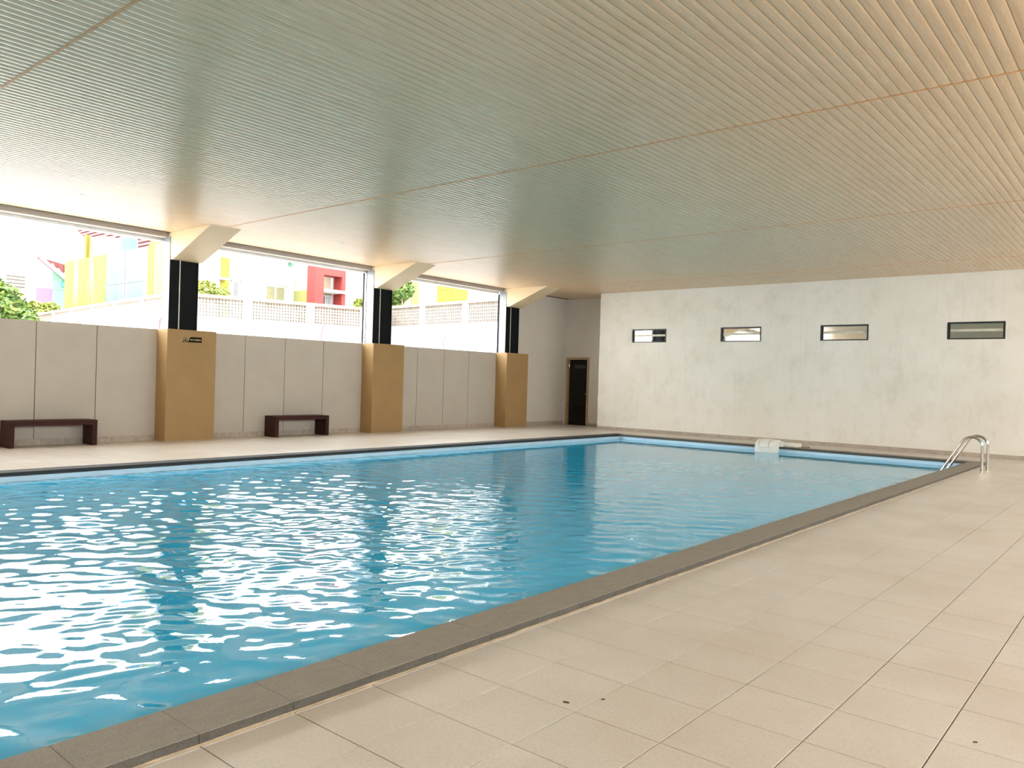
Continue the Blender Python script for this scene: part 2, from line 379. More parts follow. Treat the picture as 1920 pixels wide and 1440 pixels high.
# ------------------------------------------------------------------ walls
def wall_with_holes(name, mat, x0, x1, y0, y1, z0, z1, holes, axis='x'):
    m_ = MB(); cur = x0 if axis == 'x' else y0; end = x1 if axis == 'x' else y1
    def put(a, b_, c_, d_):
        if b_-a > 1e-4 and d_-c_ > 1e-4:
            m_.box(a, b_, y0, y1, c_, d_) if axis == 'x' else m_.box(x0, x1, a, b_, c_, d_)
    for (a, b_, c_, d_) in holes:
        put(cur, a, z0, z1); put(a, b_, z0, c_); put(a, b_, d_, z1); cur = b_
    put(cur, end, z0, z1)
    return struct(build(name, m_, mat))
WIN = [(-12.19, -11.05), (-9.39, -8.25), (-6.72, -5.58), (-3.89, -2.76)]
WZ0, WZ1 = 2.622, 3.012
wall_far = wall_with_holes('wall_far', 'far_wall', JX, RX, DY, DY+0.22, 0, H+0.016, [(a, b_, WZ0, WZ1) for a, b_ in WIN])
struct(build('wall_far_return', MB().box(JX, JX+0.2, DY+0.22, RY, 0, H+0.016), 'side_wall'))
wall_with_holes('wall_recess', 'side_wall', WX-0.2, JX+0.2, RY, RY+0.18, 0, H+0.016, [(-15.30, -14.38, 0, 2.22)])
# low board wall on the left, full height behind the last column
low = struct(build('wall_left', MB().box(WX-0.15, WX-0.012, NY, 17.85, 0, 2.20), 'joint'))
build('wall_cap', MB().box(WX-0.15, WX-0.004, NY, 17.85, 2.20, 2.212), 'panel', low)
ys = [NY+0.05]+[2.575-1.03*k for k in range(9, -1, -1)]+[4.10, 5.125, 6.15, 7.6, 9.22, 10.22, 11.27, 12.8, 14.3, 15.3, 16.3, 17.86]
for a, b_ in zip(ys[:-1], ys[1:]):
    b_ = min(b_, 17.86)
    if a < NY: continue
    build('wall_board', MB().box(WX-0.012, WX, a+0.006, b_-0.006, 0.0, 2.20), 'panel', low, bevel=0.002, segs=1)
struct(build('wall_left_rear', MB().box(WX-0.15, WX, 17.86, RY, 0, H+0.016), 'side_wall'))
struct(build('wall_right', MB().box(RX, RX+0.15, NY, DY, 0, 2.3), 'side_wall'))
struct(build('wall_near', MB().box(WX-0.15, RX+0.15, NY-0.2, NY, 0, H+0.016), 'side_wall'))
for k, lb in enumerate(('nearest the open near end', 'in the middle of the run', 'closest to the far wall')): tag(build('hall_post', MB().box(RX-0.32, RX-0.02, -4.0+k*9.5, -3.7+k*9.5, 0, H+0.016), 'cream'), 'plain square post on the right side of the hall, '+lb, 'post')
# baseboards made of cut floor tile
def baseboard(name, axis, fixed, a, b_, sgn, h=0.095):
    e = struct(empty(name, (fixed if axis == 'y' else (a+b_)/2, fixed if axis == 'x' else (a+b_)/2, 0)))
    n = max(1, round((b_-a)/P_)); L = (b_-a)/n; me = None
    for i in range(n):
        c_ = a+(i+0.5)*L
        if me is None:
            m_ = MB().box(-L/2+0.002, L/2-0.002, 0, sgn*0.010, 0.0, h) if axis == 'x' else MB().box(0, sgn*0.010, -L/2+0.002, L/2-0.002, 0.0, h)
            o = build('tile', m_, 'base_tile', e, origin=(0, 0, 0)); me = o.data
            o.location = Vector((c_, fixed, 0) if axis == 'x' else (fixed, c_, 0))-wloc(e)
        else: inst('tile', me, (c_, fixed, 0) if axis == 'x' else (fixed, c_, 0), e)
baseboard('baseboard_far', 'x', DY, JX, RX, -1)
for i, (a, b_) in enumerate(((2.0, 7.27), (8.31, 12.42), (13.45, 17.47))): baseboard('baseboard_left_%d' % (i+1), 'y', WX, a, b_, 1, 0.115)
baseboard('baseboard_left_rear', 'y', WX, 18.48, RY-0.01, 1, 0.115)
baseboard('baseboard_recess', 'x', RY, -14.37, JX, -1)
# edge beam under the roof, left side; outer fascia just behind it
struct(build('trim_1', MB().box(XC-0.20, XC, NY, 17.6, H-0.088, H+0.016), 'beam', bevel=0.004, segs=1))
struct(build('trim_2', MB().box(XC-0.42, XC-0.22, NY, 17.6, H-0.14, H+0.016), 'fascia'))
struct(build('trim_3', MB().box(RX-0.1, RX+0.1, NY, DY, H-0.1, H+0.016), 'beam'))

# ------------------------------------------------------------------ windows
WLAB = 1
for i, (a, b_) in enumerate(WIN):
    e = struct(empty('window_%d' % (i+1), ((a+b_)/2, DY, WZ0)))
    fw = 0.035; y0, y1 = DY-0.004, DY+0.09
    m_ = MB().box(a, b_, y0, y1, WZ1-fw, WZ1).box(a, b_, y0, y1, WZ0, WZ0+fw*0.8).box(a, a+fw, y0, y1, WZ0+fw*0.8, WZ1-fw).box(b_-fw, b_, y0, y1, WZ0+fw*0.8, WZ1-fw)
    build('window_frame', m_, 'window_black', e)
    zm = (WZ0+WZ1)/2+0.01
    m_ = MB().box(a+fw, a+fw+0.02, DY+0.03, DY+0.09, WZ0+fw*0.8, WZ1-fw).box(b_-fw-0.012, b_-fw, DY+0.03, DY+0.09, WZ0+fw*0.8, WZ1-fw)
    build('sash', m_, 'window_black', e)
    build('pane', MB().box(a+fw+0.02, b_-fw-0.012, DY+0.055, DY+0.062, zm+0.028, WZ1-fw), 'glass', e)
    build('pane', MB().box(a+fw+0.02, b_-fw-0.012, DY+0.055, DY+0.062, WZ0+fw*0.8, zm-0.028), 'glass', e)
    build('glazing_bar', MB().box(a+fw+0.02, b_-fw-0.012, DY+0.045, DY+0.07, zm-0.028, zm+0.028), 'glazing_bar', e)
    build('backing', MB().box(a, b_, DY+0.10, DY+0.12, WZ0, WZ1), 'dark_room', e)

# ------------------------------------------------------------------ door in the recess
e = struct(empty('door_1', (-14.84, RY, 0)))
m_ = MB().box(-15.30, -15.225, RY-0.02, RY+0.14, 0, 2.22).box(-14.455, -14.38, RY-0.02, RY+0.14, 0, 2.22).box(-15.225, -14.455, RY-0.02, RY+0.14, 2.14, 2.22)
build('door_frame', m_, 'door_frame', e, bevel=0.004, segs=1)
leaf = MB().box(0.0, 0.74, 0, 0.04, 0.01, 2.12)
o = build('door_leaf', leaf, 'door_leaf', e, bevel=0.003, segs=1, origin=(0, 0, 0)); o.location = Vector((-15.19, RY+0.06, 0))-wloc(e); o.rotation_euler.z = math.radians(14)
def on_leaf(name, mb_, mat, **k):
    q = build(name, mb_, mat, None, origin=(0, 0, 0), **k); q.parent = o; return q
on_leaf('vent_panel', MB().box(0.17, 0.55, -0.006, 0, 1.86, 1.97), 'rubber')
m_ = MB()
for k in range(9): m_.prism([(-0.012, 0.30+k*0.035), (0.0, 0.325+k*0.035), (0.0, 0.319+k*0.035), (-0.010, 0.296+k*0.035)], 'x', 0.16, 0.60)
m_.box(0.14, 0.16, -0.014, 0, 0.27, 0.65).box(0.60, 0.62, -0.014, 0, 0.27, 0.65).box(0.14, 0.62, -0.014, 0, 0.25, 0.27).box(0.14, 0.62, -0.014, 0, 0.65, 0.67)
on_leaf('louvre', m_, 'door_leaf')
on_leaf('handle', MB().tube([(0.66, 0, 1.02), (0.66, -0.05, 1.02), (0.56, -0.055, 1.02)], 0.010, 10), 'steel', smooth=True)
for z in (0.28, 1.12, 1.9): build('hinge', MB().cyl(-15.205, RY+0.05, z, z+0.10, 0.012, 12), 'steel', e, smooth=True)
# the unlit room behind it
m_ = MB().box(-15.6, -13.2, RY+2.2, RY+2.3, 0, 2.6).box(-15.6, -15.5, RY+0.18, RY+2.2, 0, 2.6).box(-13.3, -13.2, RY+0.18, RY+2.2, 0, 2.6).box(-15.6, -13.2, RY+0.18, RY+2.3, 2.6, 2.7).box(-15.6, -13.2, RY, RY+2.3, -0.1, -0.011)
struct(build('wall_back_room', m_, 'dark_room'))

# ------------------------------------------------------------------ columns with pedestal and haunch
LAB = ['column nearest the camera, ochre pedestal carrying the small black sign', 'middle column of three, ochre pedestal between the second bench and the last bay', 'farthest column, ochre pedestal beside the full-height grey corner wall']
COLS = [(7.28, 8.30), (12.43, 13.44), (17.475, 18.475)]
for i, (ya, yb) in enumerate(COLS):
    e = tag(empty('column', ((-15.1), (ya+yb)/2, 0)), LAB[i], 'column')
    build('pedestal', MB().box(WX-0.16, -14.95, ya, yb, 0, 2.215), 'ochre', e, bevel=0.006)
    build('base_trim', MB().box(WX, -14.943, ya-0.008, ya, 0, 0.02).box(-14.95, -14.942, ya-0.008, yb+0.008, 0, 0.02), 'mortar', e)
    a, b_ = ya+0.085, ya+0.675; zt, zb = 3.60, 2.215; sp = a+0.205
    build('front_panel', MB().box(-15.11, -15.10, a, sp-0.008, zb, zt+0.05), 'black', e)
    build('front_panel', MB().box(-15.11, -15.10, sp+0.012, b_-0.03, zb, zt+0.05), 'black', e)
    build('edge_flange', MB().box(-15.13, -15.09, b_-0.03, b_, zb, zt+0.05), 'black', e)
    build('cover_strip', MB().box(-15.115, -15.096, sp-0.008, sp+0.012, zb, zt+0.05), 'strip', e)
    build('steel_core', MB().box(-15.36, -15.11, a+0.02, b_-0.01, zb, H), 'black', e)
    build('side_plate', MB().box(-15.372, -15.11, a, a+0.018, zb, H-0.09), 'post_sheen', e)
    build('rear_flange', MB().box(-15.53, -15.47, a+0.10, b_-0.06, zb, H-0.14), 'black', e) if i != 1 else build('rear_flange', MB().box(-15.53, -15.465, a, b_, zb, H-0.14), 'black', e)
    if i == 1: build('rear_strip', MB().box(-15.46, -15.40, a, a+0.02, zb, H-0.14), 'strip', e)
    # haunch: flat bottom, then a slope up to the ceiling
    c0, c1 = a+0.01, a+0.625
    m_ = MB().prism([(-15.21, 3.585), (-15.0, 3.585), (-13.57, H+0.001), (-15.21, H+0.001)], 'y', c0, c1)
    build('haunch', m_, 'cream', e, bevel=0.004, segs=1)

# ------------------------------------------------------------------ sign on the first pedestal
e = tag(empty('sign', (-14.948, 7.78, 1.97)), 'small black sign with gold ring emblem reading NO-CAMERA on the ochre pedestal', 'sign')
sxp = -14.945
build('plate', MB().prism([(7.72, 1.972), (7.985, 1.972), (7.985, 2.078), (7.76, 2.078), (7.735, 2.065), (7.722, 2.04), (7.718, 2.0)], 'x', -14.950, sxp), 'black', e)
build('plate_foot', MB().prism([(7.575, 1.972), (7.72, 1.972), (7.72, 2.0), (7.70, 1.99), (7.60, 1.992)], 'x', -14.950, sxp), 'black', e)
def ring(cy, cz, r, x0, x1, n=28):
    m_ = MB(); vs = []
    return m_.prism([(cy+math.cos(2*math.pi*k/n)*r, cz+math.sin(2*math.pi*k/n)*r) for k in range(n)], 'x', x0, x1)
def annulus(cy, cz, r0, r1, x0, x1, a0=0.0, a1=2*math.pi, n=28):
    m_ = MB()
    for k in range(n):
        p0, p1 = a0+(a1-a0)*k/n, a0+(a1-a0)*(k+1)/n
        m_.prism([(cy+math.cos(p0)*r0, cz+math.sin(p0)*r0), (cy+math.cos(p0)*r1, cz+math.sin(p0)*r1), (cy+math.cos(p1)*r1, cz+math.sin(p1)*r1), (cy+math.cos(p1)*r0, cz+math.sin(p1)*r0)], 'x', x0, x1)
    return m_
build('emblem_disc', ring(7.645, 2.022, 0.046, -14.950, -14.944), 'black', e)
build('emblem_ring', annulus(7.645, 2.022, 0.034, 0.040, -14.944, -14.9425), 'gold', e)
m_ = MB().box(-14.944, -14.9425, 7.622, 7.628, 2.006, 2.040).box(-14.944, -14.9425, 7.660, 7.666, 2.006, 2.040).box(-14.944, -14.9425, 7.628, 7.660, 2.034, 2.040).box(-14.944, -14.9425, 7.628, 7.638, 2.006, 2.011)
build('emblem_mark', m_, 'gold', e)
build('rim', annulus(7.7555, 2.040, 0.040, 0.045, -14.9445, -14.9425, math.radians(90), math.radians(190), 12), 'gold', e)
fc = bpy.data.curves.new('lettering', 'FONT'); fc.body = 'NO-CAMERA'; fc.size = 0.046; fc.extrude = 0.0008; fc.offset = 0.0006; fc.align_x = 'LEFT'
fo = bpy.data.objects.new('lettering_tmp', fc); COL.objects.link(fo); bpy.context.view_layer.update()
me = bpy.data.meshes.new_from_object(fo.evaluated_get(bpy.context.evaluated_depsgraph_get())); bpy.data.objects.remove(fo)
me.materials.clear(); me.materials.append(M['gold'])
xs = [v.co.x for v in me.vertices]; wid = max(xs)-min(xs); sc_ = 0.235/wid
for v in me.vertices: v.co = Vector((-v.co.z*0-0.0+v.co.z, (v.co.x-min(xs))*sc_, v.co.y*sc_*1.1))
o = bpy.data.objects.new('lettering', me); COL.objects.link(o); o.parent = e; o.location = Vector((-14.943, 7.738, 2.008))-Vector(e.location)

# ------------------------------------------------------------------ benches
BL = ['dark red-brown waterfall bench at the left edge of the frame, before the nearest column', 'dark red-brown waterfall bench between the nearest and the middle column']
for i, (ya, yb) in enumerate(((4.60, 6.025), (9.735, 11.16))):
    e = tag(empty('bench', (-15.15, (ya+yb)/2, 0)), BL[i], 'bench', None)
    x0, x1, th = -15.365, -14.94, 0.088
    build('seat', MB().box(x0, x1, ya, yb, 0.46-th, 0.46), 'bench', e, bevel=0.004)
    build('leg', MB().box(x0, x1, ya, ya+th, 0.0, 0.46-th), 'bench', e, bevel=0.004)
    build('leg', MB().box(x0, x1, yb-th, yb, 0.0, 0.46-th), 'bench', e, bevel=0.004)

# ------------------------------------------------------------------ pool: shell, coping, water
pool = tag(empty('swimming_pool', (PX1, PY1, 0)), 'long rectangular swimming pool with light blue lining and grey stone edge', 'pool')
dz = -1.45
m_ = MB().box(PX0-0.2, PX1+0.2, PY0-0.2, PY1+0.2, dz-0.2, dz)
m_.box(PX0-0.2, PX0, PY0-0.2, PY1+0.2, dz, -0.30).box(PX1, PX1+0.2, PY0-0.2, PY1+0.2, dz, -0.30).box(PX0, PX1, PY1, PY1+0.2, dz, -0.30).box(PX0, PX1, PY0-0.2, PY0, dz, -0.30)
build('lining', m_, 'pool', pool)
m_ = MB().box(PX0-0.009, PX0, PY0, PY1, -0.30, 0.0).box(PX1, PX1+0.009, PY0, PY1, -0.30, 0.0).box(PX0-0.009, PX1+0.009, PY1, PY1+0.009, -0.30, 0.0).box(PX0-0.009, PX1+0.009, PY0-0.009, PY0, -0.30, 0.0)
build('waterline_band', m_, 'pool_band', pool)
def stones(mat, fn, n):
    me = None
    for k in range(n):
        c_, sz = fn(k)
        key = (round(sz[0], 3), round(sz[1], 3), mat)
        if key not in stones.c:
            o = build('coping_stone', MB().box(-sz[0]/2, sz[0]/2, -sz[1]/2, sz[1]/2, 0.0, CT), mat, pool, bevel=0.002, segs=1, origin=(0, 0, 0)); stones.c[key] = o.data
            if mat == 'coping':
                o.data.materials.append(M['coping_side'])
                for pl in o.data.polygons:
                    if abs(pl.normal.z) < 0.3: pl.material_index = 1     # the cut edge is darker than the top
            o.location = Vector((*c_, 0.0))-wloc(pool)
        else: inst('coping_stone', stones.c[key], (*c_, random.uniform(-0.0008, 0.0008)), pool)
stones.c = {}
ys = [OY+P_*k for k in range(-19, 41)]
ys = [y for y in ys if PY0-CW < y < PY1+CW]; ys = [PY0-CW]+ys[1:]+[PY1+CW]
stones('coping', lambda k: ((PX1+CW/2, (ys[k]+ys[k+1])/2), (CW, ys[k+1]-ys[k]-0.0014)), len(ys)-1)
stones('coping_dark', lambda k: ((PX0-CW/2, (ys[k]+ys[k+1])/2), (CW, ys[k+1]-ys[k]-0.0014)), len(ys)-1)
n = 20; L = (PX1-PX0)/n
stones('coping', lambda k: ((PX0+(k+0.5)*L, PY1+CW/2), (L-0.0014, CW)), n)
stones('coping', lambda k: ((PX0+(k+0.5)*L, PY0-CW/2), (L-0.0014, CW)), n)
build('coping_bed', MB().box(PX1, PX1+CW, PY0-CW, PY1+CW, -0.010, -0.0009).box(PX0-CW, PX0, PY0-CW, PY1+CW, -0.010, -0.0009).box(PX0, PX1, PY1, PY1+CW, -0.010, -0.0009), 'mortar', pool)
m_ = MB(); yy = PY0; zz = []
n = 220
for k in range(n+1):
    y = PY0-CW+(PY1+CW*2-PY0)*k/n; w_ = 0.006+0.006*random.random(); h_ = 0.004+0.004*random.random()
    zz += [(PX1+CW, y, 0.0), (PX1+CW, y, h_), (PX1+CW+w_, y, 0.0)]
m_.poly(zz, [(3*k, 3*k+1, 3*k+4, 3*k+3) for k in range(n)]+[(3*k+1, 3*k+2, 3*k+5, 3*k+4) for k in range(n)])
build('mortar_bead', m_, 'mortar', pool)
build('coping_slab', MB().box(-7.40, -6.44, PY1+CW+0.003, 18.62, 0.0, CT), 'coping', pool, bevel=0.003, segs=1)

# water surface: real ripples, calmer towards the far end
def waves(X, Y):
    rng = np.random.RandomState(3); Z = np.zeros_like(X)
    amp = 0.38+0.70*np.exp(-((X+8.5)**2/14+(Y-4.0)**2/26))+0.25*np.exp(-((X+5.5)**2/4+(Y-6)**2/16))
    amp *= 0.20+0.95/(1+np.exp((Y-8.0-0.35*(X+8))/1.6))
    for k in range(80):
        lam = 0.11*(4.5**rng.rand()); th = rng.normal(2.25, 0.42) if k % 4 else rng.rand()*6.283
        kk = 2*math.pi/lam; a = 0.0024*lam**0.9
        ph = rng.rand()*6.283
        wx = 0.25*np.sin(0.7*Y+ph)+0.18*np.sin(1.3*X+2*ph)
        Z += a*np.sin(kk*(math.cos(th)*X+math.sin(th)*Y)+ph+wx*3)*(0.6+0.4*np.sin(0.9*X+0.6*Y+3*ph))
    return Z*amp
def water():
    xs = np.arange(PX0+0.001, PX1, 0.030); xs = np.append(xs, PX1-0.001)
    ys = np.concatenate([np.arange(PY0+0.001, -0.5, 0.15), np.arange(-0.5, 9, 0.030), np.arange(9, PY1-0.02, 0.045), [PY1-0.001]])
    X, Y = np.meshgrid(xs, ys); Z = waves(X, Y)+WZ
    nx, ny = len(xs), len(ys)
    v = np.stack([X.ravel(), Y.ravel(), Z.ravel()], 1)
    i = np.arange(ny-1)[:, None]*nx+np.arange(nx-1)[None, :]; i = i.ravel()
    f = np.stack([i, i+1, i+nx+1, i+nx], 1)
    me = bpy.data.meshes.new('pool_water'); me.vertices.add(len(v)); me.vertices.foreach_set('co', v.ravel())
    me.loops.add(f.size); me.loops.foreach_set('vertex_index', f.ravel().astype(np.int32))
    me.polygons.add(len(f)); me.polygons.foreach_set('loop_start', np.arange(0, f.size, 4, dtype=np.int32)); 
    me.polygons.foreach_set('use_smooth', np.ones(len(f), dtype=bool)); me.update(calc_edges=True); me.validate()
    me.materials.append(M['water']); o = bpy.data.objects.new('pool_water', me); COL.objects.link(o); return o
tag(water(), 'rippled turquoise water filling the long pool', 'water')

# ------------------------------------------------------------------ ladder
e = tag(empty('pool_ladder', (-2.51, 16.27, 0)), 'stainless steel pool ladder with two arched rails at the far right pool corner', 'ladder')
def rail(y):
    pts = [(-2.51, y, 0.0), (-2.51, y, 0.2), (-2.51, y, 0.42)]
    cx, cz, r = -2.675, 0.465, 0.165
    for k in range(0, 11):
        a = math.radians(0+k*14.6); pts.append((cx+r*math.cos(a), y, cz+r*math.sin(a)))
    ex, ez = pts[-1][0], pts[-1][2]
    for s in (0.25, 0.6, 0.85, 1.0): pts.append((ex+(-3.13-ex)*s, y, ez+(0.02-ez)*s))
    pts += [(-3.165, y, -0.05), (-3.18, y, -0.12), (-3.18, y, -1.15)]
    return pts
for y in (15.995, 16.545):
    r_ = build('rail', MB().tube(rail(y), 0.024, 14), 'steel', e, smooth=True)
    build('floor_collar', MB().cyl(-2.51, y, 0.0, 0.008, 0.045, 20), 'steel', r_, smooth=True)
    build('sleeve', MB().cyl(-2.51, y, 0.10, 0.16, 0.026, 16), 'steel', r_, smooth=True)
    build('clamp', MB().cyl(-2.51, y, 0.44, 0.455, 0.026, 16), 'steel', r_, smooth=True)
for z in (-0.35, -0.62, -0.9): build('tread', MB().box(-3.24, -3.14, 16.01, 16.53, z, z+0.025), 'steel', e, bevel=0.004)

# ------------------------------------------------------------------ hang-on filter on the far edge
e = tag(empty('pool_filter', (-7.1, 17.83, CT)), 'cream plastic hang-on filter box straddling the far pool edge', 'filter')
prof = [(17.44, -0.22), (17.44, 0.06), (17.455, 0.12), (17.50, 0.165), (17.58, 0.195), (17.70, 0.212), (17.84, 0.205), (17.95, 0.17), (18.0, 0.12), (18.0, CT+0.002), (17.80, CT+0.002), (17.80, -0.22)]
build('housing', MB().prism([(a, b_) for a, b_ in prof], 'x', -7.30, -6.86), 'plastic', e, bevel=0.012, segs=2, smooth=True)
lid = [(a-0.004, b_+0.007) for a, b_ in prof[2:8]]
build('lid', MB().prism(lid+[(17.94, 0.16), (17.50, 0.12)], 'x', -7.20, -6.98), 'plastic', e, bevel=0.004, segs=1)
for xx in (-7.205, -6.975): build('lid_seam', MB().prism([(a, b_+0.0035) for a, b_ in prof[1:8]]+[(17.94, 0.15), (17.47, 0.05)], 'x', xx-0.006, xx+0.006), 'plastic_shade', e)
build('front_lip', MB().box(-7.22, -6.96, 17.425, 17.44, 0.035, 0.055), 'plastic', e, bevel=0.003, segs=1)
build('arm', MB().box(-6.86, -6.50, 17.90, 18.25, CT+0.003, 0.135), 'plastic', e, bevel=0.018, smooth=True)
build('neck', MB().box(-6.87, -6.80, 17.78, 18.0, CT+0.002, 0.16), 'plastic', e, bevel=0.012, smooth=True)

# ------------------------------------------------------------------ ceiling downlights
DL = [(-13.17, 5.0, 'round recessed downlight in the ceiling left of the nearest column'), (-13.17, 10.0, 'round recessed downlight between the nearest and middle column haunches'),
      (-11.63, 18.95, 'round recessed downlight nearest the corner of the far wall'), (-7.51, 18.95, 'round recessed downlight above the second and third wall windows'), (-3.27, 18.9, 'round recessed downlight above the rightmost wall window')]
for x, y, lab in DL:
    e = tag(empty('downlight', (x, y, H-0.004)), lab, 'light')
    build('ring', annulus(0, 0, 0.045, 0.062, 0, 0.006).__class__().poly([(x+math.cos(a)*r, y+math.sin(a)*r, z) for a in [2*math.pi*k/24 for k in range(24)] for r, z in ((0.044, H-0.001), (0.046, H-0.006), (0.060, H-0.005), (0.063, H+0.004))],
          [(4*k+j, 4*k+j+1, (4*((k+1) % 24))+j+1, (4*((k+1) % 24))+j) for k in range(24) for j in range(3)]), 'chrome', e, smooth=True)
    build('lens', MB().cyl(x, y, H-0.0025, H+0.004, 0.045, 24), 'lamp_glass', e)

# ------------------------------------------------------------------ bits of leaf on the near deck
for (x, y, r, a, lab) in ((-1.98, 2.78, 0.010, 0.3, 'dark leaf scrap on the tiles, larger one of the near pair'), (-1.88, 2.92, 0.006, 1.0, 'tiny dark leaf scrap just right of the larger one'), (-0.56, 3.62, 0.006, 0.6, 'dark leaf scrap alone at the lower right of the deck')):
    n = 9; m_ = MB(); pts = [(x+math.cos(a)*math.cos(k*6.283/n)*r*1.6-math.sin(a)*math.sin(k*6.283/n)*r*0.6, y+math.sin(a)*math.cos(k*6.283/n)*r*1.6+math.cos(a)*math.sin(k*6.283/n)*r*0.6) for k in range(n)]
    m_.prism(pts, 'z', 0.0, 0.003); tag(build('leaf_scrap', m_, 'leaf_bit'), lab, 'debris')

# ================================================================== outside
g = struct(build('ground', MB().box(-90, 30, -60, 80, -0.45, -0.30), 'soil', origin=(0, 0, -0.45)))
# boundary wall of rendered bays with breeze-block screens
def boundary(name, A, B, bay, label, zt=3.72, z1=3.05, post=0.28):
    A = Vector((*A, 0)); B = Vector((*B, 0)); d = (B-A); L = d.length; d /= L; nrm_ = Vector((-d.y, d.x, 0)); ang = math.atan2(d.y, d.x)
    e = tag(empty(name, (A+B)/2+Vector((0, 0, -0.3))), label, 'wall')
    def put(nm, mb_, mat):
        q = MB(); q.f = mb_.f; q.v = [tuple(A+d*v[0]+nrm_*v[1]+Vector((0, 0, v[2]))) for v in mb_.v]; return build(nm, q, mat, e)
    put('wall_body', MB().box(0, L, -0.07, 0.07, -0.3, z1), 'render_white')
    put('cap', MB().box(-0.03, L+0.03, -0.10, 0.10, zt-0.10, zt), 'rust_cap')
    n = max(1, round(L/bay)); bl = L/n
    for k in range(n+1):
        c_ = min(max(k*bl, post/2), L-post/2); put('wall_post', MB().box(c_-post/2, c_+post/2, -0.09, 0.09, -0.3, zt-0.10), 'render_white')
    for k in range(n):
        a, b_ = k*bl+post/2, (k+1)*bl-post/2
        if k == 0: a = post
        if k == n-1: b_ = L-post
        m_ = MB(); nc = max(2, round((b_-a)/0.092)); cw = (b_-a)/nc; rows = 6; rh = (zt-0.10-z1)/rows
        for j in range(nc+1): m_.box(a+j*cw-0.019, a+j*cw+0.019, -0.045, 0.045, z1, zt-0.10)
        for j in range(rows+1): m_.box(a, b_, -0.042, 0.042, z1+j*rh-0.018, z1+j*rh+0.018)
        for j in range(nc):
            for i_ in range(rows):
                cx, cz = a+(j+0.5)*cw, z1+(i_+0.5)*rh; s = 0.016
                m_.prism([(cx-s, cz), (cx, cz-s), (cx+s, cz), (cx, cz+s)], 'y', -0.03, 0.03)
        put('breeze_screen', m_, 'block')['kind'] = 'stuff'
boundary('boundary_wall', (-48.0, 13.7), (-22.46, 11.15), 2.6, 'white breeze-block boundary wall outside, left stretch running away below the lime building')
boundary('boundary_wall', (-22.42, 11.20), (-20.9, 17.05), 2.0, 'white breeze-block boundary wall outside, middle stretch below the red portico')
boundary('boundary_wall', (-21.0, 17.3), (-23.0, 19.65), 2.1, 'white breeze-block boundary wall outside, short return hidden behind the middle column', 3.9, 3.2)
boundary('boundary_wall', (-23.2, 19.85), (-16.2, 19.30), 2.42, 'white breeze-block boundary wall outside, right stretch next to the farthest column', 4.10, 3.32)

# bent steel rods standing outside the low wall
RL = ['thin bent steel rod outside, just left of the nearest column', 'thin bent steel rod outside, left of the middle column', 'thin bent steel rod outside, between middle and farthest columns']
for i, y in enumerate((7.86, 12.0, 16.36)):
    x = -16.5
    tag(build('fence_rod', MB().tube([(x, y, -0.3), (x, y, 2.46), (x, y+0.03, 2.50), (x, y+0.10, 2.72)], 0.018, 8), 'rod', smooth=True), RL[i], 'rod')

def bx(name, mat, parent, *a, **k): return build(name, MB().box(*a), mat, parent, **k)
# --- lime and blue panelled building
e = tag(empty('panelled_building', (-30, 13.6, -0.3)), 'big flat-sided building outside with lime green and blue-grey facade sheets', 'building')
bx('wall', 'render_white', e, -34.1, -25.87, 12.37, 14.4, -0.3, 5.62)
def sheets(x0, x1, mat, zs, n):
    for k in range(n):
        for za, zb in zs: bx('facade_sheet', mat, e, x0+(x1-x0)*k/n+0.012, x0+(x1-x0)*(k+1)/n-0.012, 12.33, 12.37, za+0.012, zb-0.012)
Zs = [(-0.3, 2.2), (2.2, 4.45), (4.45, 5.65)]
sheets(-34.1, -30.2, 'lime', Zs, 2); sheets(-30.2, -27.0, 'blue_grey', Zs, 2)
bx('corner_strip', 'render_white', e, -27.0, -26.85, 12.31, 12.37, -0.3, 5.63)
bx('corner_panel', 'deep_yellow', e, -26.85, -26.42, 12.32, 12.37, -0.3, 5.66)
bx('corner_panel', 'pale_yellow', e, -26.42, -25.2, 12.33, 12.37, -0.3, 5.66)
build('gable', MB().prism([(-26.9, 5.62), (-25.2, 5.62), (-25.2, 6.5), (-25.6, 6.45)], 'y', 12.34, 14.0), 'yellow', e)
build('ribbed_canopy', MB().prism([(-27.1, 5.65), (-26.7, 6.15), (-26.1, 6.2), (-26.3, 5.75)], 'y', 12.5, 13.1), 'cream_wall', e)

def roof_tiles(name, parent, P00, P10, P11, P01, rows, mat='red_roof'):   # stepped courses of roof tile on a sloping quad
    P00, P10, P11, P01 = map(Vector, (P00, P10, P11, P01)); nn = (P10-P00).cross(P01-P00).normalized()
    if nn.z < 0: nn = -nn
    m_ = MB()
    for k in range(rows):
        s0, s1 = k/rows, (k+1)/rows
        a, b_, c_, d_ = P00.lerp(P01, s0), P10.lerp(P11, s0), P10.lerp(P11, s1), P00.lerp(P01, s1)
        m_.poly([a, b_, c_, d_, a+nn*0.09, b_+nn*0.09, c_+nn*0.02, d_+nn*0.02], [(0, 1, 2, 3), (4, 5, 6, 7), (0, 1, 5, 4), (1, 2, 6, 5), (2, 3, 7, 6), (3, 0, 4, 7)])
    return build(name, m_, mat, parent)
